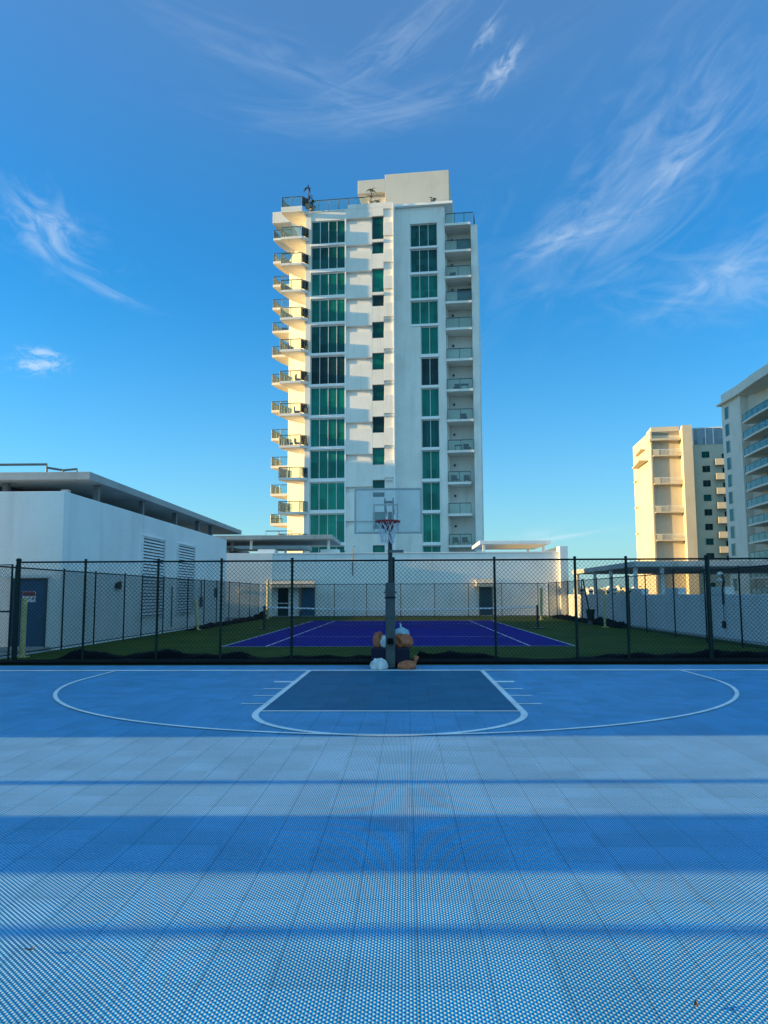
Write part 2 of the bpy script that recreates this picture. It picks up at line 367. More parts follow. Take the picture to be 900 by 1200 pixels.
for s in (-1, 1):
    x = CX + s * 1.83; strip(L, x - .045, x + .045, BL - 5.79, BL - .047)
    for d, w in ((2.13, .22), (3.2, .09), (4.1, .08), (5.02, .08)):
        xa, xb = sorted((CX + s * 1.877, CX + s * 2.22)); strip(L, xa, xb, BL - d - w / 2, BL - d + w / 2)
strip(L, CX - 1.783, CX + 1.783, BL - 5.79, BL - 5.71)
arc(L, CX, BL - 5.79, 1.875, 180, 360, .09)
L.build('lane_lines', M['court_white'])['kind'] = 'structure'
L = MB()
arc(L, CX, BL - 1.6, 6.02, 180, 360, .065, 120, .012)
for s in (-1, 1): xa, xb = sorted((CX + s * 6.02, CX + s * 5.955)); strip(L, xa, xb, BL - 1.6, BL - .047, .012)
L.build('three_point_line', M['court_white'])['kind'] = 'structure'
# tennis court
TX, T0, T1 = -.28, 24.37, 48.14
sheet('court_surround', -10.45, 11.0, 18.02, 56.6, .002, 'tennis_green')
sheet('tennis_court', TX - 5.485, TX + 5.485, T0, T1, .006, 'tennis_blue')
L = MB(); z = .010; w = .05
for x in (-5.485, -4.115, 4.115, 5.485): strip(L, TX + x - w / 2, TX + x + w / 2, T0 + w, T1 - w, z)
for y in (T0, T1 - w): strip(L, TX - 5.51, TX + 5.51, y, y + w, z)
for y in (T0 + 5.49, T1 - 5.49): strip(L, TX - 4.09, TX + 4.09, y - w / 2, y + w / 2, z)
strip(L, TX - w / 2, TX + w / 2, T0 + 5.515, T1 - 5.515, z)
L.build('tennis_lines', M['tennis_white'])['kind'] = 'structure'

# ================================================================== MAIN TOWER (local frame: x along the face, y into depth)
PHI = R_(6.1)
tw = empty('apartment_tower', (-9.95, 78, 0), -PHI, 'tall white apartment tower with green glass strips and a stack of balconies on each side', 'building')
G = -26
FL = [41.88, 38.94, 36.07, 33.18, 30.21, 26.81, 23.46, 20.06, 16.75, 13.43, 9.95, 6.65, 3.35, .05]      # floor levels, top down
wall = MB()
# core masses
wall.box(-.4, 8.9, .9, 22, G, 41.6)
MB().prism([(-.403, 3.3), (-.403, 22), (-5.2, 22), (-5.2, 16), (-4.9, 10.5), (-1.1, 3.4)], G, 41.55).build('side_wall', M['side_sun_tone'], tw)
wall.box(8.9, 14.2, 2.2, 22, G, 42.3); wall.box(14.2, 17.6, 3.2, 22, G, 40.0)
wall.box(16.9, 17.6, 1.3, 3.2, G, 40.0); wall.box(14.2, 14.35, 2.2, 3.2, G, 40.0)
# left pier and rim of the left glass strip
wall.box(-.4, .2, 0, .9, G, 41.88)
SEC = [(38.36, 40.89), (35.58, 38.06), (32.71, 35.15), (29.84, 32.31), (26.53, 29.48), (23.23, 26.2), (19.96, 22.89), (16.66, 19.6), (13.36, 16.32), (10.12, 12.98), (6.8, 9.74), (3.9, 6.5), (.9, 3.5)]
zt = 41.88
for a, b in SEC:
    wall.box(.2, 3.87, .06, .9, b, zt); zt = a
wall.box(.2, 3.87, .06, .9, G, zt)
SW = [(38.47, 40.99), (36.9, 38.16), (32.75, 35.29), (31.24, 32.44), (27.84, 29.56), (24.51, 26.27), (21.25, 22.94), (17.94, 19.62), (14.65, 16.4), (12.18, 13.1), (11.36, 11.83), (8.13, 9.85), (5.14, 6.5), (1.9, 3.4)]
# white wall between: full height leaf with shallow recesses added under each floor to cast shade bands, window column
zt = 41.88
bands = [(f - 1.62, f - .98) for f in FL if f > 6]
for a, b in bands:
    wall.box(3.87, 6.68, 0, .9, b, zt); wall.box(3.87, 6.68, .34, .9, a, b); zt = a
wall.box(3.87, 6.68, 0, .9, G, zt)
zt = 41.88
for f in FL[:-4]:
    wall.box(7.89, 8.9, 0, .9, f - .12, zt); wall.box(7.89, 8.9, .15, .9, f - 1.62, f - .12); zt = f - 1.62
wall.box(7.89, 8.9, 0, .9, G, zt)
zt = 41.88
for a, b in SW:
    wall.box(6.68, 7.89, .003, .9, b, zt); zt = a
wall.box(6.68, 7.89, .003, .9, G, zt)
wall.prism([(-.4, 0), (8.93, 0), (8.93, 1.2), (-.4, 1.2)], 41.88, 42.0)
# right leaf
R3 = [(37.98, 40.49), (35.19, 37.71), (32.36, 34.88), (29.57, 32.06)]
R2_ = [(26.33, 29.28), (23.03, 25.96), (19.74, 22.71), (16.52, 19.42), (13.27, 16.22), (10.04, 12.96), (6.79, 9.75), (3.6, 6.48), (.5, 3.3)]
wall.box(8.9, 10.55, 1.3, 2.2, G, 42.3); wall.box(13.40, 14.2, 1.3, 2.2, G, 42.3)
zt = 42.3
for a, b in R3: wall.box(10.55, 13.40, 1.3, 2.2, b, zt); zt = a
wall.box(10.55, 11.57, 1.3, 2.2, G, zt)
for a, b in R2_: wall.box(11.57, 13.40, 1.3, 2.2, b, zt); zt = a
wall.box(11.57, 13.40, 1.3, 2.2, G, zt)
# crown of the left block, parapets
wall.box(4.1, 8.9, .0, 3.2, 42.0, 42.45)
wall.prism([(-5.2, 14.6), (-3.2, 14.6), (-3.2, 22), (-5.2, 22)], 41.6, 44.5)
wall.build('wall', M['white_stucco'], tw, bevel=.02)
rf = MB().box(8.96, 15.05, .9, 3.2, 42.32, 42.6).box(9.3, 14.9, 3.2, 21, 42.32, 42.5)
rf.build('roof_ledge', M['trim_white'], tw, bevel=.02)
ph = MB().box(7.15, 14.45, 7, 17, 42.5, 49.5).box(4.0, 7.15, 7, 15, 47.4, 49.0).box(5.0, 7.15, 7.6, 15, 42.0, 47.4).box(3.6, 7.15, 6.2, 15, 44.6, 45.1)
ph.build('penthouse', M['penthouse_grey'], tw, bevel=.03)
lrf = MB().prism([(-7.2, 10.9), (-4.9, 10.9), (-4.9, 16), (-7.0, 16)], 46.6, 48.0)
lrf.build('roof_box', M['white_stucco'], tw)
trim = MB()
zs = [s[0] for s in SEC]
for i, (a, b) in enumerate(SEC[:-1]): trim.box(.2, 3.87, -.06, .06, SEC[i + 1][1] + .06, a - .02)
for rr, x0 in ((R3, 10.5), (R2_, 11.52)):
    for i in range(len(rr)):
        nb = rr[i + 1][1] if i + 1 < len(rr) else rr[i][0] - .28
        if rr is R3 and i == 3: nb = 29.28
        trim.box(x0, 13.45, 1.22, 1.3, nb + .03, rr[i][0] - .03)
trim.box(3.80, 3.95, -.05, 0, 6, 41.0); trim.box(8.86, 8.96, -.04, 1.3, 4, 42.3)
trim.build('floor_band', M['trim_white'], tw)
GL = ['window_deep', 'window_deep', 'window_green', 'window_green', 'window_deep', 'window_black', 'window_green', 'window_green', 'window_green', 'window_pale', 'window_pale', 'window_green', 'window_green']
def strip_window(x0, x1, y, a, b, n, mat):
    g = MB()
    for i in range(n):
        xa = x0 + (x1 - x0) * i / n; xb = x0 + (x1 - x0) * (i + 1) / n
        tl = random.uniform(-.006, .006)
        g.quad((xa + .02, y + tl, a), (xb - .02, y - tl, a), (xb - .02, y - tl + random.uniform(-.004, .004), b), (xa + .02, y + tl, b))
    o = g.build('window', M[mat], tw)
    f = MB()
    for i in range(n + 1):
        xa = x0 + (x1 - x0) * i / n; f.box(xa - .024, xa + .024, y - .035, y + .03, a, b)
    f.box(x0 + .024, x1 - .024, y - .03, y + .03, b - .07, b - .001); f.box(x0 + .024, x1 - .024, y - .03, y + .03, a + .001, a + .07)
    f.build('frame', M['louver_paint' if n > 1 else 'dark_frame'], o)
    return o
for i, (a, b) in enumerate(SEC): strip_window(.24, 3.83, .22, a, b, 4, GL[i])
for i, (a, b) in enumerate(SW): strip_window(6.72, 7.85, .25, a, b, 1, ['window_deep', 'window_deep', 'window_green', 'window_black', 'window_deep', 'window_green', 'window_deep', 'window_black', 'window_green', 'window_deep', 'window_deep', 'window_green', 'window_green', 'window_green'][i])
for i, (a, b) in enumerate(R3): strip_window(10.59, 13.36, 1.55, a, b, 3, ['window_deep', 'window_deep', 'window_green', 'window_green'][i])
for i, (a, b) in enumerate(R2_): strip_window(11.61, 13.36, 1.55, a, b, 2, ['window_green', 'window_black', 'window_green', 'window_deep', 'window_green', 'window_green', 'window_pale', 'window_green', 'window_green'][i])

def railing(path, parent, zf, h=1.05, mat='rail_metal', gmat='rail_glass', posts=2):
    """rail + posts of one balcony (a sub-part) and its glass (a sub-part); path = list of xy"""
    r = MB(); g = MB()
    r.tube([(x, y, zf + h) for x, y in path], .045, 6)
    for i in range(len(path) - 1):
        (xa, ya), (xb, yb) = path[i], path[i + 1]
        for k in range(posts + (1 if i == len(path) - 2 else 0)):
            q = k / posts; x, y = xa + (xb - xa) * q, ya + (yb - ya) * q
            r.tube([(x, y, zf), (x, y, zf + h)], .035, 6)
        dx, dy = xb - xa, yb - ya; l = math.hypot(dx, dy); nx, ny = -dy / l * .012, dx / l * .012; ux, uy = dx / l * .06, dy / l * .06
        g.prism([(xa + ux - nx, ya + uy - ny), (xb - ux - nx, yb - uy - ny), (xb - ux + nx, yb - uy + ny), (xa + ux + nx, ya + uy + ny)], zf + .08, zf + h - .06)
    r.build('railing', M[mat], parent); g.build('glass_panel', M[gmat], parent)
def curve(p0, p1, p2, n=6):
    return [((1 - t) ** 2 * p0[0] + 2 * t * (1 - t) * p1[0] + t * t * p2[0], (1 - t) ** 2 * p0[1] + 2 * t * (1 - t) * p1[1] + t * t * p2[1]) for t in [i / n for i in range(n + 1)]]
# front-left stack
for i, f in enumerate(FL[:12]):
    left = curve((-2.85, -.9), (-2.7, 1.6), (-.95, 3.3), 7)
    poly = [(-2.85, -.9), (-.6, -.9), (-.02, -.02), (-.42, -.02), (-.42, 3.2)] + left[::-1][:-1]
    b = MB().prism(poly, f - .24, f).build('balcony', M['cream_stucco' if False else 'white_stucco'], tw)
    if i == 0: box(-2.85, -.6, -.91, -.78, f, f + .35).build('parapet', M['white_stucco'], b)
    railing(left[::-1][-5:] + [(-.62, -1.1), (-.06, -.06)] if False else [left[4], left[2], (-2.8, -.86), (-.62, -.86), (-.04, -.04)], b, f + (.35 if i == 0 else 0), posts=2)
# rear-left stack, 12 m further back
for i, z in enumerate([FL[0] + 2.95] + FL[:11]):
    poly = [(-7.15, 11.2), (-4.98, 11.2), (-4.98, 16.2)] + curve((-5.3, 16.4), (-6.9, 14.2), (-7.15, 11.2), 6)[:-1]
    b = MB().prism(poly, z - .28, z).build('balcony', M['white_stucco'], tw)
    railing([(-6.7, 14.2), (-7.1, 11.3), (-5.0, 11.3)], b, z, posts=2)
box(-7.15, -4.98, 11.4, 11.55, 38.5, 38.51)
# right stack: recessed loggias
RB = [40.14, 37.24, 34.42, 31.71, 28.88, 25.61, 22.42, 19.28, 16.09, 12.86, 9.65, 6.51, 3.3]
for i, f in enumerate(RB):
    xr = 16.88 if i < 9 else 16.55
    b = box(14.22, xr, .95, 3.18, f - .24, f).build('balcony', M['white_stucco'], tw)
    if i == 0: railing([(14.3, 1.0), (17.2, 1.0), (17.3, 3.0)], b, f, posts=3)
    else: railing([(14.3, 1.02), (xr - .06, 1.02)], b, f, posts=2)
    if i and f > 4:
        box(14.75, 14.95, 3.06, 3.19, f + 1.95, f + 2.15).build('wall_lamp', M['black_metal'], b)
        if i in (1, 3):
            d = box(15.4, 16.85, 3.12, 3.19, f + .02, f + 2.1).build('sliding_door', M['window_teal'], b)
            MB().box(15.36, 15.42, 3.06, 3.115, f, f + 2.14).box(16.0, 16.06, 3.06, 3.115, f, f + 2.14).box(16.5, 16.56, 3.06, 3.115, f, f + 2.14).box(15.42, 16.85, 3.06, 3.115, f + 1.75, f + 1.82).build('frame', M['dark_frame'], d)
# terrace rail on the left block
tr_ = box(.0, 6.2, .35, .55, 42.0, 42.05).build('terrace_kerb', M['trim_white'], tw)
railing([(-.2, .45), (2.0, .45), (4.1, .45), (6.1, .45)], tr_, 42.05, h=1.35, posts=2)
# scuppers / ledges
for f in FL[4:11]: box(8.0, 8.7, -.12, 0, f - .5, f - .42).build('drip_ledge', M['concrete'], tw)

def tower_pt(u, w, z):
    c, s = math.cos(PHI), math.sin(PHI); return (-9.95 + u * c + w * s, 78 - u * s + w * c, z)
# plants and furniture that stand on the tower
def palm(name, loc, h, n, label, seed, stem=True):
    rnd = random.Random(seed); t = empty(name, loc, 0, label, 'plant', 'rooftop plants')
    MB().tube([(0, 0, 0), (0, 0, .42)], [.22, .3], 12).build('pot', M['pot'], t)
    if stem: MB().tube([(0, 0, .4), (.06, 0, h * .5), (.16, .02, h)], [.06, .05, .04], 7).build('trunk', M['trunk_brown'], t)
    lf = MB()
    for k in range(n):
        a = rnd.uniform(0, 6.28); l = rnd.uniform(.35, .75); up = rnd.uniform(.1, .9); hh = h * (1 if k % 3 else rnd.uniform(.4, .9)); d = Vector((math.cos(a), math.sin(a), 0)); s = Vector((-d.y, d.x, 0))
        pts = [Vector((.12, 0, hh)) + d * l * q + Vector((0, 0, l * up * q - l * 1.0 * q * q)) for q in (0, .25, .5, .75, 1)]
        ws = [.015, .055, .07, .05, .01]
        for q in range(4): lf.quad(pts[q] - s * ws[q], pts[q] + s * ws[q], pts[q + 1] + s * ws[q + 1], pts[q + 1] - s * ws[q + 1])
    lf.build('crown', M['leaf'], t)
    return t
palm('potted_palm', tower_pt(-.1, -.5, 42.1), 2.3, 15, 'tall potted palm at the left corner of the tower roof terrace', 1)
palm('potted_shrub', tower_pt(.25, .05, 42.1), .9, 20, 'low leafy pot plant at the foot of the palm on the roof terrace', 2, False)
palm('potted_shrub', tower_pt(6.9, 2.0, 42.5), 1.2, 14, 'small bent plant beside the roof penthouse, at its left end', 3)
palm('potted_shrub', tower_pt(12.9, 1.6, 42.6), .7, 14, 'small plant on the white roof ledge above the three-pane windows', 4, False)
palm('potted_palm', tower_pt(5.7, 5.5, 45.1), 1.9, 18, 'thin plant rising behind the terrace rail left of the penthouse', 5)
def chair(loc, rz, label):
    t = empty('patio_chair', loc, rz, label, 'chair', 'chairs on the tower balconies')
    box(-.3, .3, -.28, .28, .3, .42).build('seat', M['wicker'], t); box(-.3, .3, .22, .32, .42, .85).build('backrest', M['wicker'], t)
    for sx_ in (-.26, .26):
        for sy_ in (-.24, .24): MB().tube([(sx_, sy_, 0), (sx_, sy_, .3)], .025, 6).build('leg', M['wicker'], t)
    return t
def table(loc, label):
    t = empty('patio_table', loc, 0, label, 'table', 'tables on the tower balconies')
    box(-.4, .4, -.3, .3, .62, .67).build('tabletop', M['wicker'], t)
    for sx_ in (-.35, .35):
        for sy_ in (-.25, .25): MB().tube([(sx_, sy_, 0), (sx_, sy_, .62)], .025, 6).build('leg', M['wicker'], t)
    return t
nth = ['first', 'second', 'third', 'fourth', 'fifth', 'sixth', 'seventh', 'eighth', 'ninth', 'tenth', 'eleventh', 'twelfth']
for i, u in ((2, 14.9), (6, 15.2), (7, 15.9), (8, 16.2), (9, 14.9), (9, 16.1), (11, 14.9), (11, 15.9)):
    side = ', nearer its outer end' if (i, u) in ((9, 16.1), (11, 15.9)) else (', nearer its inner end' if i in (9, 11) else '')
    chair(tower_pt(u, 1.9, RB[i]), random.uniform(-.5, .5), f'dark chair on the {nth[i]} right-hand balcony from the top{side}')
for i, u in ((6, 16.0), (8, 15.3)): table(tower_pt(u, 1.8, RB[i]), f'dark low table on the {nth[i]} right-hand balcony from the top')
for i, u in ((3, -2.2), (5, -1.9), (6, -1.1), (7, -1.2), (8, -1.9), (8, -1.1)):
    side = ', left one' if (i, u) == (8, -1.9) else (', right one' if i == 8 else '')
    chair(tower_pt(u, .1, FL[i]), random.uniform(1, 2), f'dark chair on the {nth[i]} front left balcony from the top{side}')
for i, u in ((4, -6.0), (11, -6.4)): table(tower_pt(u, 12.4, ([FL[0] + 2.95] + FL[:11])[i]), f'dark table on the {nth[i]} far left balcony from the top')

# ================================================================== LEFT BUILDING
lb = empty('equipment_building', (-10.6, 23.6, 0), 0, 'low white building beside the left fence with blue door, louvres and slab roof', 'building')
w_ = MB()   # local: x = 0 is the right face, y = 0 the front face
w_.box(-30, 0, 0, 21.9, -.03, 4.85)
w_.build('wall', M['white_wall'], lb, bevel=.015)
rs = MB().box(-30, -.55, 3.2, 28.6, 5.70, 5.98); rs.build('roof_slab', M['concrete'], lb, bevel=.02)
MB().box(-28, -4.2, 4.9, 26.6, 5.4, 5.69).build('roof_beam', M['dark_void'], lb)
for y in (4.6, 9.5, 14.4, 18.6, 21.5):
    box(-1.0, -.8, y, y + .2, 4.85, 5.70).build('roof_post', M['pipe'], lb)
for x in (-4.0, -8.5): box(x, x + .2, 3.8, 4.0, 4.85, 5.70).build('roof_post', M['pipe'], lb)
box(-6.5, -2.6, 5, 9, 4.85, 5.28).build('air_unit', M['window_grey'], lb); box(-1.75, -1.5, 3.6, 3.85, 4.85, 5.4).build('vent_pipe', M['cushion'], lb)
lat = MB()
for k in range(9): lat.box(-2.5 + k * .12, -2.46 + k * .12, 4.9, 4.95, 4.85, 5.3)
lat.build('vent_grille', M['pipe'], lb)
pr_ = MB().tube([(-12, 3.6, 6.32), (-2.3, 3.6, 6.32), (-2.3, 3.6, 5.98)], .045, 8).tube([(-2.3, 3.6, 6.2), (-1.7, 3.6, 6.1), (-1.2, 3.6, 6.14), (-1.2, 3.6, 5.98)], .04, 8).tube([(-1.7, 3.6, 6.1), (-1.7, 3.6, 5.98)], .04, 8).tube([(-6, 3.6, 6.32), (-6, 3.6, 5.98)], .04, 8)
pr_.build('roof_pipe', M['pipe'], lb)
d = box(-1.46, -.48, -.03, 0.02, .08, 2.08).build('door', M['blue_door'], lb, bevel=.008)
MB().box(-1.53, -1.46, -.045, .01, .0, 2.15).box(-.48, -.41, -.045, .01, .0, 2.15).box(-1.46, -.48, -.045, .01, 2.08, 2.15).build('frame', M['teal_door'], d)
MB().tube([(-.58, -.03, 1.0), (-.58, -.09, 1.0), (-.70, -.09, 1.0)], .015, 6).build('handle', M['pipe'], d)
box(-1.65, -.3, -.14, -.046, 2.17, 2.25).build('drip_canopy', M['trim_white'], lb); box(-1.7, -.25, -.45, 0, -.02, .07).build('door_step', M['concrete'], lb)
sg = box(-1.16, -.75, -.045, -.031, 1.42, 1.75).build('sign', M['sign_white'], lb)
box(-1.155, -.755, -.049, -.046, 1.60, 1.745).build('sign_header', M['sign_red'], sg)
ink = MB()
for x0, x1, z0, z1 in ((-1.12, -1.0, 1.64, 1.70), (-.98, -.94, 1.63, 1.72), (-.92, -.79, 1.64, 1.70)): ink.box(x0, x1, -.053, -.0495, z0, z1)
for x0, x1, z0, z1 in ((-1.10, -1.04, 1.50, 1.56), (-1.0, -.90, 1.52, 1.54), (-.84, -.80, 1.49, 1.57)): ink.box(x0, x1, -.049, -.0455, z0, z1)
ink.build('lettering', M['sign_ink'], sg)
for y0, y1 in ((7.15, 9.95), (12.0, 14.8)):
    lv = MB().box(.002, .012, y0, y1, .78, 3.98).build('louvre', M['dark_void'], lb)
    sl = MB(); n = 25
    for k in range(n):
        z = .82 + k * (3.1 / (n - 1))
        sl.v += [(.014, y0 + .05, z + .09), (.014, y1 - .05, z + .09), (.075, y1 - .05, z), (.075, y0 + .05, z), (.014, y0 + .05, z + .075), (.014, y1 - .05, z + .075), (.06, y1 - .05, z - .004), (.06, y0 + .05, z - .004)]
        b = len(sl.v) - 8; sl.f += [(b, b + 3, b + 2, b + 1), (b + 4, b + 5, b + 6, b + 7), (b + 3, b + 7, b + 6, b + 2), (b, b + 4, b + 7, b + 3), (b + 1, b + 2, b + 6, b + 5)]
    sl.build('slats', M['louver_paint'], lv)
    MB().box(.0, .09, y0 - .05, y0, .73, 4.03).box(.0, .09, y1, y1 + .05, .73, 4.03).box(.0, .09, y0, y1, 3.985, 4.03).box(.0, .09, y0, y1, .73, .775).build('frame', M['louver_paint'], lv)
MB().tube([(0, 4.55, 1.98), (.16, 4.55, 1.98)], [.10, .16], 12).build('wall_lamp', M['black_metal'], lb)
MB().box(0, .12, 16.1, 16.35, 1.0, 1.5).tube([(.06, 16.2, 1.5), (.06, 16.2, 2.4)], .03, 6).build('junction_box', M['pipe'], lb)
MB().tube([(.06, 11.2, .2), (.06, 11.2, 2.0)], .03, 6).build('conduit', M['pipe'], lb)
MB().box(-.0, .1, 19.1, 19.5, 1.5, 2.0).build('junction_box', M['pipe'], lb)

# low parapet closing the gap between the left building and the clubhouse
pw = box(-18.6, -18.2, 45.5, 57.5, -.03, 1.62).build('parapet_wall', M['white_wall']); tag(pw, 'low white parapet closing the gap behind the left building', 'wall')

# ================================================================== BACK BUILDING
cb_ = empty('clubhouse', (0, 57.5, 0), 0, 'long low white building closing the far end of the tennis court', 'building')
w_ = MB().box(-34, -9.96, 0, 13, -.03, 4.72).box(-9.96, 11.35, .35, 13, -.03, 4.66).box(11.35, 11.95, .0, 9, -.03, 5.12)
w_.build('wall', M['white_wall'], cb_, bevel=.015)
MB().box(-11.2, -9.9, .8, 2.2, 4.72, 5.05).box(-6.6, -5.2, 2.2, 3.6, 4.66, 5.10).build('roof_block', M['white_wall'], cb_)
MB().box(-9.95, 11.34, .28, .5, 4.661, 4.74).build('coping', M['trim_white'], cb_)
for x0, x1, mat, nm in ((-9.55, -8.75, 'window_black', 'glass'), (-7.84, -6.87, 'blue_door', 'solid'), (5.47, 6.31, 'teal_door', 'solid')):
    d = box(x0, x1, .28, .36, .04, 2.12).build('door', M[mat], cb_)
    fr = MB().box(x0 - .09, x0, .26, .36, .0, 2.2).box(x1, x1 + .09, .26, .36, .0, 2.2).box(x0, x1, .26, .36, 2.121, 2.2)
    if nm == 'glass': fr.box(x0, x1, .262, .279, .95, 1.02)
    fr.build('frame', M['louver_paint' if nm == 'glass' else 'dark_frame'], d)
def awning(x0, x1):
    a = MB(); n = max(4, int((x1 - x0) / .22))
    a.quad((x0, .34, 2.75), (x1, .34, 2.75), (x1, -.45, 2.42), (x0, -.45, 2.42)); a.quad((x0, .34, 2.70), (x0, -.45, 2.37), (x1, -.45, 2.37), (x1, .34, 2.70))
    for k in range(n):
        xa, xb = x0 + (x1 - x0) * k / n, x0 + (x1 - x0) * (k + 1) / n; xm = (xa + xb) / 2
        a.quad((xa, -.45, 2.42), (xb, -.45, 2.42), (xb, -.455, 2.2), (xb - .04, -.455, 2.15), (xm, -.455, 2.12), (xa + .04, -.455, 2.15), (xa, -.455, 2.2))
        a.box(xa + .005, xa + .05, -.45, .33, 2.40, 2.44) if False else None
    a.quad((x0, .34, 2.75), (x0, -.45, 2.42), (x0, -.45, 2.2), (x0, .34, 2.2)); a.quad((x1, .34, 2.75), (x1, .34, 2.2), (x1, -.45, 2.2), (x1, -.45, 2.42))
    return a.build('awning', M['awning'], cb_)
awning(-9.9, -6.75); awning(5.15, 6.55)
for x in (-12.29, -4.79, 1.6): box(x - .1, x + .1, -.08 if x < -9.96 else .26, .02 if x < -9.96 else .36, 1.75, 1.98).build('wall_lamp', M['lamp_white'], cb_)
MB().tube([(-3.97, .3, 3.0), (-3.97, .3, 5.2), (-3.8, .3, 5.2)], .035, 6).build('vent_pipe', M['pipe'], cb_)
MB().box(-9.9, 11.3, .27, .36, .0, .06).build('skirting', M['concrete'], cb_)

def canopy(name, x0, x1, y0, y1, z0, z1, posts, zb, label, over=None):
    c = empty(name, ((x0 + x1) / 2, (y0 + y1) / 2, zb), 0, label, 'canopy', 'flat slab canopies on the roofs')
    ox, oy = (x0 + x1) / 2, (y0 + y1) / 2
    MB().box(x0 - ox, x1 - ox, y0 - oy, y1 - oy, z0 - zb, z1 - zb).build('roof_slab', M['concrete' if over is None else over], c, bevel=.03)
    for px, py in posts: box(px - .09 - ox, px + .09 - ox, py - .09 - oy, py + .09 - oy, 0, z0 - zb).build('post', M['trim_white'], c)
    return c
canopy('roof_canopy', -30, -5.55, 58.3, 66, 5.80, 6.12, [(-5.95, 59.6), (-11.9, 59.3), (-14, 62)], 5.10, 'longest flat grey canopy on the clubhouse roof, ending in front of the tower')
canopy('roof_canopy', -24, -8.6, 67.5, 70.8, 5.60, 5.95, [(-9.0, 68), (-10.6, 68), (-12.4, 68), (-15, 68)], 4.70, 'narrow grey canopy behind the longest one on the clubhouse roof')
canopy('roof_canopy', -18, -14.0, 61, 69.0, 5.20, 5.45, [(-14.3, 62), (-14.3, 68.5), (-17, 62)], 4.70, 'short low canopy at the left end of the clubhouse roof')
canopy('roof_canopy', 5.56, 10.9, 58.5, 66, 5.36, 5.62, [(5.95, 59.2), (10.2, 65), (10.6, 60)], 4.66, 'white slab canopy on the right half of the clubhouse roof', 'white_wall')
rr = empty('roof_railing', (-9.7, 58.8, 6.12), 0, 'short pipe railing standing on the longest clubhouse canopy', 'railing')
MB().tube([(-1.0, 0, 0), (-1.0, 0, .35), (1.0, 0, .35), (1.0, 0, 0)], .04, 6).build('rail', M['pipe'], rr); MB().tube([(0, 0, 0), (0, 0, .35)], .035, 6).build('post', M['pipe'], rr)

# ================================================================== RIGHT WALL AND CANOPY
rw = empty('boundary_wall', (11.8, 40, 0), 0, 'long low white boundary wall right of the tennis court, stepped along its top', 'wall')
w_ = MB().box(0, .3, -30, 17.4, -.03, 1.57); w_.build('wall', M['white_wall'], rw, bevel=.015)
w_ = MB()
for a, b in ((29.1, 30.8), (34.1, 35.8), (39.3, 41.1)): w_.box(-.02, .32, a - 40, b - 40, 1.571, 1.85)
w_.build('raised_coping', M['white_wall'], rw)
canopy('shade_canopy', 12.0, 30, 41.0, 56.5, 3.0, 3.3, [(12.3, 42), (13.7, 42), (12.3, 47), (12.3, 51), (12.3, 56), (16, 42), (20, 42), (26, 42)], -.03, 'wide flat canopy on posts behind the low white wall on the right')
fl = empty('floodlight', (11.78, 29.3, 0), 0, 'twin lamp head on a short black post clipped to the white wall', 'lamp')
MB().tube([(0, 0, 1.2), (0, 0, 1.75), (.0, -.12, 2.05), (0, .0, 2.3)], .05, 8).build('pole', M['black_metal'], fl)
for dz, dy in ((2.32, .12), (2.08, .16)): MB().blob((-.04, dy, dz), (.10, .13, .09), 3, .03, 1).build('lamp_head', M['lamp_white'], fl, True)
MB().tube([(-.03, -.05, 1.3), (-.03, -.05, .55)], .012, 5).build('cable', M['black_metal'], fl); box(-.08, -.002, -.13, .05, .33, .58).build('junction_box', M['black_metal'], fl)

# ================================================================== FENCES
def fence(name, label, x0, y0, x1, y1, h, posts, zb=.06, dia=.10, wire=.0037, pr=.025, rail=.022, mat='green_metal'):
    L = math.hypot(x1 - x0, y1 - y0); ang = math.atan2(y1 - y0, x1 - x0)
    f = empty(name, (x0, y0, 0), ang, label, 'fence', 'green chain link fences round the tennis court')
    g = MB()
    hh = h - .03 - zb
    def seg(xa, za, xb, zb2, off):
        if xb - xa < 1e-4: return
        b = len(g.v); k = wire / math.sqrt(2)
        for x, z in ((xa, za), (xb, zb2)):
            s = 1 if zb2 > za else -1
            g.v += [(x - k, off, z + s * k), (x + k, off, z - s * k), (x, off + wire * 1.3, z)]
        g.f.extend([(b, b + 1, b + 4, b + 3), (b + 1, b + 2, b + 5, b + 4), (b + 2, b, b + 3, b + 5)])
    n = int((L + hh) / dia) + 1
    for i in range(n):
        s = -hh + i * dia
        xa, xb = max(0, s), min(L, s + hh)
        seg(xa, zb + xa - s, xb, zb + xb - s, .036)
        seg(xa, zb + hh - (xa - s), xb, zb + hh - (xb - s), .040)
    g.build('mesh', M[mat], f)
    MB().tube([(0, 0, h), (L, 0, h)], rail, 8).build('top_rail', M[mat], f)
    MB().tube([(0, .0, zb + .03), (L, .0, zb + .03)], rail * .7, 6).build('bottom_rail', M[mat], f)
    for p in posts:
        q, r, ph_ = p if isinstance(p, tuple) else (p, pr, h + .05)
        o = MB().tube([(q, 0, 0), (q, 0, ph_)], r, 10).build('post', M[mat], f)
        MB().blob((q, 0, ph_), (r * 1.3, r * 1.3, r * .9), 1, 0, .3, 10, 6).build('cap', M[mat], o, True)
    return f
FX0 = -9.36
fence('chain_link_fence', 'nearest chain link fence, running across behind the hoop', FX0, 18.5, 12.4, 18.5, 2.42, [(x - FX0, r, 2.47) for x, r in ((-9.36, .055), (-7.72, .029), (-5.95, .029), (-4.42, .029), (-2.72, .032), (-.30, .032), (2.10, .029), (4.0, .032), (5.2, .032), (7.1, .055), (9.4, .04), (12, .04))])
gt = empty('fence_gate', (-9.45, 18.5, 0), 0, 'chain link gate with a mid rail at the left end of the nearest fence', 'gate')
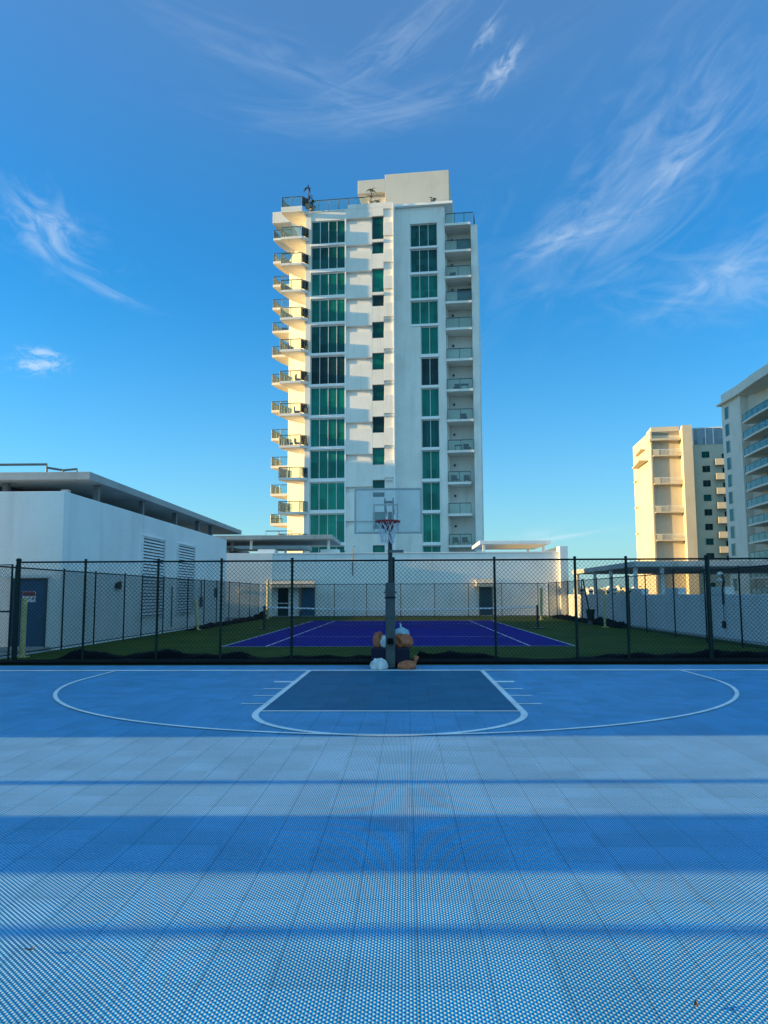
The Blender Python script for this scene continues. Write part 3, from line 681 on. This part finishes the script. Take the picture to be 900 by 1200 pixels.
MB().tube([(-.06, 0, .08), (-.06, 0, 2.36), (-1.5, 0, 2.36), (-1.5, 0, .08)], .028, 8, True).tube([(-.06, 0, 1.24), (-1.5, 0, 1.24)], .022, 8).build('gate_frame', M['green_metal'], gt)
g = MB()
for i in range(-24, 16):
    for s in (1, -1):
        x0 = i * .1
        pts = []
        for z in (.1, 2.34):
            pts.append((-1.5 + x0 + (z if s > 0 else 2.44 - z), z))
        (xa, za), (xb, zb) = pts
        lo, hi = -1.48, -.08
        if abs(xb - xa) < 1e-6: continue
        t0, t1 = sorted(((lo - xa) / (xb - xa), (hi - xa) / (xb - xa))); t0, t1 = max(0, t0), min(1, t1)
        if t1 - t0 < .01: continue
        P = lambda t: (xa + (xb - xa) * t, .03 + .004 * s, za + (zb - za) * t)
        g.tube([P(t0), P(t1)], .0035, 3)
g.build('mesh', M['green_metal'], gt)
fence('chain_link_fence', 'left side chain link fence running along the low white building', -10.33, 19.2, -10.33, 54.6, 2.36, [y - 19.2 for y in (20.3, 23.2, 25.6, 28.3, 30.2, 32.9, 36.6, 39.6, 42.2, 45.2, 48.0, 51.2, 54.4)])
fence('chain_link_fence', 'right side chain link fence running along the boundary wall', 9.9, 18.9, 9.9, 54.6, 2.36, [y - 18.9 for y in (20.6, 23.4, 26.1, 29.1, 32.5, 34.9, 37.7, 40.7, 44.2, 48.0, 51.5, 54.4)])
fence('chain_link_fence', 'far chain link fence in front of the clubhouse doors', -10.2, 54.7, 9.8, 54.7, 2.34, [x + 10.2 for x in (-9.8, -7.4, -5.05, -2.78, -.38, 2.0, 4.36, 6.68, 9.2)])

# tarps and rubber kerb along the near fence
def tarp(x0, x1, y, prof, label, w=.28, seed=0, mat='tarp', horiz=True):
    rnd = random.Random(seed); mb = MB(); n = int((x1 - x0) / .12); k = 10
    for i in range(n + 1):
        q = i / n; x = x0 + (x1 - x0) * q
        hq = prof[-1]
        for j in range(len(prof) - 1):
            if q * (len(prof) - 1) <= j + 1: u = q * (len(prof) - 1) - j; u = u * u * (3 - 2 * u); hq = prof[j] * (1 - u) + prof[j + 1] * u; break
        hq *= 1 + .16 * math.sin(x * 3.1 + seed) + .10 * math.sin(x * 7.7 + seed * 2) + rnd.uniform(-.05, .05)
        if i in (0, n): hq *= .3
        for j in range(k + 1):
            a = math.pi * j / k; yy = math.cos(a) * w * (1 + .15 * math.sin(x * 5 + j)); zz = math.sin(a) * hq * (1 + .10 * math.sin(x * 9 + 2 * j + seed))
            mb.v.append((x, y + yy, max(.012, zz)) if horiz else (y + yy, x, max(.012, zz)))
    for i in range(n):
        for j in range(k):
            b = i * (k + 1) + j; mb.f.append((b, b + k + 1, b + k + 2, b + 1))
    for b in (0, n * (k + 1)): mb.f.append(tuple(b + j for j in range(k + 1)))
    o = mb.build('rolled_tarp', M[mat], None, True); tag(o, label, 'tarp', 'dark tarps heaped along the fences'); return o
tarp(-8.9, -3.3, 19.15, [.05, .24, .17, .24, .20, .20, .05], 'black tarp heaped behind the near fence at its left end', seed=1)
tarp(-3.9, -.2, 19.0, [.05, .14, .12, .16, .18], 'low black tarp behind the near fence, left of the hoop', seed=2, w=.22)
tarp(.2, 3.2, 19.05, [.26, .22, .16, .10, .06], 'black tarp tapering away behind the near fence, right of the hoop', seed=3)
tarp(3.4, 12.2, 19.1, [.05, .14, .18, .22, .26, .28, .28], 'longest black tarp, swelling along the right part of the near fence', seed=4)
tarp(35.5, 54, -9.95, [.05, .18, .15, .2, .2, .4], 'black tarp along the foot of the left side fence', seed=5, horiz=False)
tarp(36.5, 53, 10.1, [.25, .32, .2, .25, .22], 'black tarp along the foot of the right side fence', seed=6, horiz=False)
kb = box(-11.4, 12.4, 18.2, 18.7, .002, .07).build('rubber_kerb', M['rubber'], bevel=.02); tag(kb, 'low black rubber edging strip under the near fence', 'edging')

# yellow posts
def ypost(loc, h, label, r=.07, lean=0):
    t = empty('yellow_post', loc, 0, label, 'post', 'yellow posts round the tennis court')
    MB().tube([(0, 0, .02), (lean, 0, h)], r, 14).build('shaft', M['yellow_paint'], t); MB().blob((lean, 0, h), (r, r, r * .6), 2, 0, .2, 14, 8).build('cap', M['yellow_paint'], t, True)
    MB().box(-.14, .14, -.14, .14, .004, .03).build('base_plate', M['yellow_paint'], t)
ypost((-10.12, 20.4, 0), 1.52, 'yellow post in front of the blue door', .075)
ypost((-9.72, 36.2, 0), 1.35, 'yellow post beside the left fence, past the louvres', .065, -.12)
ypost((-9.45, 53.0, 0), 2.6, 'tall yellow post at the far left corner of the court', .09)
ypost((8.35, 48.6, 0), 1.95, 'yellow post by the far right corner of the court', .08, .05)
ypost((9.55, 37.9, 0), 1.6, 'yellow post at the right fence beside the dark bucket', .055)
bk = empty('umbrella_stand', (9.65, 41.2, 0), 0, 'dark bucket with a leaning black pole by the right fence', 'stand')
MB().tube([(0, 0, .25), (0, 0, .8)], [.16, .24], 14).build('bucket', M['black_metal'], bk); MB().tube([(0, 0, .01), (0, 0, .25)], [.2, .1], 12).build('foot', M['black_metal'], bk); MB().tube([(0, 0, .3), (-.35, 0, 2.4)], .04, 8).build('pole', M['black_metal'], bk)

# tennis net
NY = 36.6
tn = empty('tennis_net', (TX, NY, 0), 0, 'tennis net stretched across the court between two dark posts', 'net')
for s in (-1, 1):
    MB().tube([(s * 6.4, 0, 0), (s * 6.4, 0, 1.1)], .055, 10).build('post', M['black_metal'], tn)
    box(s * 6.4 - .32, s * 6.4 + .32, -.2, .2, .004, .05).build('post_foot', M['black_metal'], tn)
g = MB()
ztop = lambda x: .93 + .13 * (x / 6.35) ** 2
for i in range(-62, 63):
    x = i * .102; g.tube([(x, 0, .03), (x, 0, ztop(x))], .005, 3)
for k in range(1, 10):
    g.tube([(x, 0, ztop(x) * k / 10) for x in [-6.35 + 12.7 * q / 12 for q in range(13)]], .005, 3)
g.build('mesh', M['black_metal'], tn)
bd = MB(); xs = [-6.35 + 12.7 * q / 24 for q in range(25)]
for a, b in zip(xs, xs[1:]): bd.box(a, b, -.012, .012, ztop(a) - .055, ztop(a) + .01)
bd.build('top_band', M['tennis_white'], tn); box(-.025, .025, -.015, .015, .01, .30).build('centre_strap', M['tennis_white'], tn)

# ================================================================== BASKETBALL HOOP
hp = empty('basketball_hoop', (CX - .11, 17.4, 0), 0, 'portable basketball hoop with clear backboard and padded post', 'hoop')
# local origin at the pole
bs = MB().prism([(-.42, -.25), (.42, -.25), (.42, .75), (-.42, .75)], .10, .45); bs.build('base', M['base_plastic'], hp, bevel=.03)
MB().box(-.36, .36, -.22, .7, .02, .10).build('base_skid', M['rubber'], hp)
MB().prism([(-.105, -.33), (.105, -.33), (.105, -.10), (-.105, -.10)], .02, 1.87).build('pole_pad', M['pad'], hp, bevel=.02)
pp = MB().tube([(-.12, -.35, 1.55), (.12, -.35, 1.55)], .02, 8).tube([(-.14, -.22, 1.66), (.14, -.22, 1.66)], .018, 8); pp.build('strap', M['black_metal'], hp)
MB().tube([(0, -.34, .55), (0, -.36, .66)], [.075, .06], 10).build('buckle', M['rubber'], hp)
MB().tube([(0, 0, .4), (0, -.02, 1.8), (0, -.06, 3.46)], .048, 12).build('pole', M['black_metal'], hp)
MB().box(-.06, .30, -.10, -.02, 2.54, 2.60).build('lift_handle', M['pipe'], hp)
bx = .0
arm = MB()
for s in (-.08, .09):
    arm.tube([(s, -.02, 3.42), (s, -1.30, 3.55)], .018, 6); arm.tube([(s, -.02, 3.05), (s, -1.30, 3.05)], .018, 6); arm.tube([(s, -1.32, 3.62), (s, -1.32, 2.95)], .016, 6)
arm.build('arm', M['pipe'], hp)
box(-.10, .08, -1.40, -1.34, 3.50, 3.55).build('arm_bracket', M['black_metal'], hp)
bb = box(-.655, .655, -1.916, -1.90, 2.86, 3.71).build('backboard', M['acrylic'], hp)
fr = MB(); y0, y1 = -1.93, -1.885
fr.box(-.68, -.645, y0, y1, 2.825, 3.745); fr.box(.645, .68, y0, y1, 2.825, 3.745); fr.box(-.645, .645, y0, y1, 2.825, 2.86); fr.box(-.645, .645, y0, y1, 3.71, 3.745)
fr.build('frame', M['concrete'], bb)
sq = MB(); y0, y1 = -1.921, -1.9165
sq.box(-.30, -.272, y0, y1, 2.88, 3.42); sq.box(.172, .20, y0, y1, 2.88, 3.42); sq.box(-.272, .172, y0, y1, 3.392, 3.42)
sq.build('target_square', M['concrete'], bb)
ry = -2.42
rim = MB().tube([(.0 + .232 * math.cos(2 * math.pi * k / 32), ry + .232 * math.sin(2 * math.pi * k / 32), 3.02) for k in range(32)], .021, 8, closed=True)
rim.box(-.09, .09, -2.18, -1.93, 3.0, 3.035).box(-.09, .09, -1.955, -1.925, 2.87, 3.035)
rim.tube([(-.13, ry + .19, 3.01), (-.05, -1.95, 2.90)], .012, 6).tube([(.13, ry + .19, 3.01), (.05, -1.95, 2.90)], .012, 6)
rim.build('rim', M['rim_red'], hp, True)
nt = MB(); N = 12
def np_(k, j):
    rr_ = [.232, .19, .15, .125, .12][j]; zz = [3.01, 2.91, 2.80, 2.70, 2.60][j]; a = 2 * math.pi * (k + .5 * (j % 2)) / N
    return (rr_ * math.cos(a) + .012 * math.sin(k * 2.3 + j), ry + rr_ * math.sin(a), zz + .012 * math.sin(k * 1.7))
for k in range(N):
    for j in range(4):
        nt.tube([np_(k, j), np_(k, j + 1)], .006, 4); nt.tube([np_(k, j), np_(k - 1 if j % 2 == 0 else k + 1, j + 1)], .006, 4)
nt.build('net', M['net_white'], hp)
# bags that weigh the base down
def bag(c, rad, seed, mat, label, rz=0, neck=None):
    mb = MB().blob((0, 0, rad[2] * .5), rad, seed, .14, .5, 40, 24)
    if neck: mb.tube([Vector(neck[0]), (Vector(neck[0]) + Vector(neck[1])) / 2, Vector(neck[1])], [.05, .035, .06], 8)
    o = mb.build('sandbag', M[mat], None, True); o.location = c; o.rotation_euler = (0, 0, rz)
    tag(o, label, 'sandbag', 'sandbags round the hoop base')
bag((-.60, 16.93, .014), (.185, .15, .15), 11, 'white_bag', 'white sandbag on the court in front of the hoop base')
bag((.0, 16.97, .014), (.205, .16, .12), 12, 'orange_bag', 'orange sandbag on the court in front of the hoop base', .2, ((.17, .03, .08), (.24, .06, .26)))
bag((-.62, 17.55, .45), (.12, .18, .225), 13, 'orange_bag', 'orange sandbag standing upright on the base, left of the post')
bag((-.43, 17.42, .45), (.15, .15, .17), 14, 'white_bag', 'white sandbag squeezed against the post on the base')
bag((-.11, 17.5, .45), (.24, .22, .19), 15, 'orange_bag', 'broad orange sandbag lying on the base, right of the post', -.2)
bag((-.12, 17.75, .60), (.19, .16, .17), 16, 'paleblue_bag', 'pale blue bag on top of the broad orange sandbag', .3)
bag((.0, 17.75, .45), (.12, .14, .15), 17, 'white_bag', 'white bag showing behind the broad orange sandbag')

for (x, y, r, lab) in ((-1.72, 3.66, .4, 'curled dry leaf lying on the near left of the court'), (1.12, 3.24, 1.3, 'small dry leaf lying on the near right of the court')):
    lf = MB()
    for i in range(6):
        a, b = i / 6, (i + 1) / 6
        wa, wb = .016 * math.sin(math.pi * a) + .001, .016 * math.sin(math.pi * b) + .001
        za, zb = .012 + .018 * (a - .5) ** 2 * 4, .012 + .018 * (b - .5) ** 2 * 4
        lf.v += [(-.04 + .08 * a, -wa, za + .008), (-.04 + .08 * a, 0, za), (-.04 + .08 * a, wa, za + .008), (-.04 + .08 * b, -wb, zb + .008), (-.04 + .08 * b, 0, zb), (-.04 + .08 * b, wb, zb + .008)]
        k = len(lf.v) - 6; lf.f += [(k, k + 3, k + 4, k + 1), (k + 1, k + 4, k + 5, k + 2)]
    o = lf.build('dry_leaf', M['trunk_brown'], None); o.location = (x, y, .004); o.rotation_euler = (0, 0, r); o.scale = (.55, .55, .55); tag(o, lab, 'leaf')

# ================================================================== RIGHT-HAND TOWERS
bt = empty('beige_tower', (48, 150, 0), -R_(8.5), 'sunlit beige tower with tall recessed bays, right of the white tower', 'building')
# local x along the front, y depth; front plane of the recess at y = 0
w_ = MB()
w_.prism([(-.3, -.35), (0, -.35), (0, .2), (5.3, .2), (5.3, -2.2), (7.1, -2.2), (7.1, -.6), (14.5, -.6), (14.5, 16), (-1.3, 16)], -26, 33.0)
w_.box(5.35, 7.05, -2.15, -.65, 33.0, 33.6)
w_.build('wall', M['cream_stucco'], bt)
MB().box(-.5, 5.2, -1.2, 6, 31.0, 31.4).box(.0, 5.2, .2, 6, 32.2, 33.9).box(-2.2, -.3, 2, 12, 27.6, 27.8).box(-1.6, -.3, 4, 12, 30.2, 30.4).build('crown', M['cream_stucco'], bt)
g_ = MB().box(7.6, 14.5, -.66, -.61, 30.0, 33.2); gw = g_.build('glass_screen', M['window_grey'], bt)
fr = MB()
for x in (7.5, 9.8, 11.2, 13.0, 14.5): fr.box(x - .1, x + .1, -.75, -.66, 29.9, 33.3)
fr.box(7.6, 14.4, -.74, -.66, 33.1, 33.3); fr.build('frame', M['louver_paint'], gw)
for k, z in enumerate((28.2, 22.7, 17.2, 11.8, 6.3)):
    b = box(.1, 5.25, -.9, .19, z - .25, z).build('balcony', M['cream_stucco'], bt)
    r = MB().tube([(.2, .2, z + 1.05), (.2, -.8, z + 1.05), (5.2, -.8, z + 1.05)], .06, 6)
    for q in range(22): r.box(.2 + q * .235 - .02, .2 + q * .235 + .02, -.82, -.78, z, z + 1.05)
    r.build('railing', M['louver_paint'], b)
    box(.1, 1.2, -.86, -.83, z, z + 1.0).build('parapet', M['cream_stucco'], b)
for k in range(11):
    z = 27.4 - k * 2.78
    wd = box(9.0, 10.35, -.66, -.6, z, z + 1.2).build('window', M['window_black' if k % 3 else 'window_deep'], bt)
    box(9.65, 9.71, -.70, -.66, z, z + 1.2).build('frame', M['dark_frame'], wd)
for k in range(8):
    z = 26.0 - k * 2.78
    b = MB().prism([(11.2, -1.7), (13.2, -1.7), (14.5, -.62), (11.2, -.62)], z - .2, z + .02).build('balcony', M['cream_stucco'], bt)
    MB().prism([(11.2, -1.7), (13.2, -1.7), (13.2, -1.6), (11.2, -1.6)], z + .02, z + 1.0).box(11.2, 11.3, -1.6, -.62, z + .02, z + 1.0).build('parapet', M['cream_stucco'], b)
    box(12.6, 14.2, -.64, -.59, z + .05, z + 2.1).build('door', M['window_black'], b)
for z in (22.5, 19.6, 14.2, 9.0, 6.0):
    wd = box(-.345, -.295, 2.6, 3.1, z, z + 1.9).build('window', M['window_deep'], bt); wd2 = box(-.345, -.295, 3.5, 4.0, z, z + 1.9).build('window', M['window_deep'], bt)
rb = MB()
for y in (1.2, 5.5, 8.5): rb.box(-.42, -.301, y, y + .25, -26, 31)
rb.build('pilaster', M['cream_stucco'], bt)
for z in (25, 19.5, 14, 8.5, 3): box(-1.6, -.3, 12.5, 15, z, z + .2).build('side_slab', M['cream_stucco'], bt)

gy = empty('grey_tower', (52, 119.3, 0), 0, 'grey tower with curved glass balconies at the right edge', 'building')
w_ = MB().prism([(0, 0), (0, 7), (20, 7), (20, -25), (1.9, -25), (1.9, -1.1), (1.2, 0)], -26, 32.2)
w_.build('wall', M['grey_stucco'], gy)
pl = curve((-.9, -1.3), (-2.0, -12), (-.9, -25), 10)
MB().prism([(-.6, 7.6), (-.6, -.2), (1.2, -.4), (20, -.4), (20, 7.6)], 32.2, 32.5).prism([(0, 7), (.0, 0), (1.9, -1.0), (20, -1), (20, 7)], 32.5, 34.0).build('roof_parapet', M['grey_stucco'], gy)
MB().prism(list(reversed(pl)) + [(20, -1.3), (20, -25)] if False else pl + [(20, -25), (20, -1.3)], 32.0, 33.4).build('roof_fascia', M['grey_stucco'], gy)
for k in range(13):
    z = 29.6 - k * 2.76
    wd = box(-.04, .02, 4.3, 5.7, z, z + 1.9).build('window', M['window_teal'], gy)
    f_ = box(-.07, -.03, 4.2, 4.3, z - .05, z + 1.95); f_.box(-.07, -.03, 5.7, 5.8, z - .05, z + 1.95); f_.box(-.07, -.03, 4.3, 5.7, z + 1.9, z + 1.98); f_.build('frame', M['grey_stucco'], wd)
for k in range(13):
    z = 27.6 - k * 2.63
    pl2 = curve((-.4, -1.4), (-1.9, -12), (-.4, -25), 10)
    b = MB().prism(pl2 + [(1.88, -25), (1.88, -1.4)], z - .28, z).build('balcony', M['grey_stucco'], gy)
    gp = MB(); rl = MB()
    pl3 = [(x + .08, y) for x, y in pl2]
    for (xa, ya), (xb, yb) in zip(pl3, pl3[1:]):
        gp.prism([(xa, ya - .03), (xb, yb + .03), (xb + .03, yb + .03), (xa + .03, ya - .03)], z + .02, z + 1.0)
    rl.tube([(x, y, z + 1.05) for x, y in pl3], .04, 6)
    for x, y in pl3: rl.tube([(x, y, z), (x, y, z + 1.05)], .035, 5)
    gp.build('glass_panel', M['teal_glass'], b); rl.build('railing', M['rail_metal'], b)
    dr = MB()
    for y in (-3.6, -8.5, -13.5, -18.5): dr.box(1.84, 1.9, y - 2.0, y, z + .02, z + 2.2)
    dr.build('sliding_door', M['window_deep'], b)

# far low skyline beyond the right wall
sky_lab = ['cream block with flat roof far beyond the wall', 'low pale block far away beside the bucket pole', 'small beige block with stepped top on the skyline', 'grey office block far off above the wall', 'wide low white block far off above the wall', 'narrow far tower block under the canopy edge', 'pinkish far block between the canopy posts', 'far pale block nearest the beige tower']
for k, (px, w0, top) in enumerate(((676, 8, 690.5), (686, 5, 692), (693, 9, 691), (704, 7, 692.5), (712, 10, 690), (722, 6, 689.5), (730, 8, 692), (741, 8, 691))):
    D = 620 + 35 * (k % 3); X = (px - 476) / 907 * D; hw = w0 / 907 * D / 2; zt = (697 - top) / 907 * D + 1.6
    t = empty('distant_building', (X, D, -26), .1 * (k % 4), sky_lab[k], 'building', 'low skyline far beyond the right wall')
    MB().box(-hw, hw, -8, 8, 0, zt + 26).box(-hw * .4, hw * .3, -3, 4, zt + 26, zt + 27.2).build('wall', M[['cream_stucco', 'white_wall', 'grey_stucco'][k % 3]], t)
    wn2 = MB()
    for q in range(6):
        for c in (-.6, -.2, .2, .6): wn2.box(c * hw - .6, c * hw + .6, -8.06, -8.0, zt + 26 - 2.6 - q * 3, zt + 26 - 1.2 - q * 3)
    wn2.build('window', M['window_black'], t)

# ================================================================== ADDED BLOCKERS LEFT OF THE FRAME (unseen, placed to shade the court and the towers)
cl = empty('blocker', (-14.5, 0, 0), 0, 'white colonnade columns and wing, unseen, added to shade the court from the left', 'building')
o = .30
MB().box(-6, 0, 9.05 - o, 23.4, -.03, 6.4).build('wing', M['white_wall'], cl)
for a, b in ((3.85, 3.97), (4.69, 5.88), (6.83, 6.96)): box(-.3, 0, a - o, b - o, -.03, 6.4).build('column', M['white_wall'], cl)
box(-.35, .05, -14, 9.05 - o, 6.4, 6.7).build('beam', M['concrete'], cl)
for k, (x0, x1, y0, y1, h, lab) in enumerate(((-92, -62, 63.5, 77.6, 21.5, 'low apartment block far left of the court'), (-135, -112, 93, 126.5, 66, 'tall block added far left, unseen, to shade the grey tower'))):
    t = empty('shade_block', (x0, y0, -26), 0, lab, 'building')  # unseen block, added only for the shade it throws on a tower
    MB().box(0, x1 - x0, 0, y1 - y0, 0, h + 26).build('wall', M['white_stucco'], t)
    wq = MB()
    for q in range(int((h + 20) / 3.3)):
        for c in range(int((y1 - y0) / 3)): wq.box(x1 - x0, x1 - x0 + .03, c * 3 + .8, c * 3 + 2.3, 3 + q * 3.3, 4.6 + q * 3.3)
    wq.build('window', M['window_teal'], t)
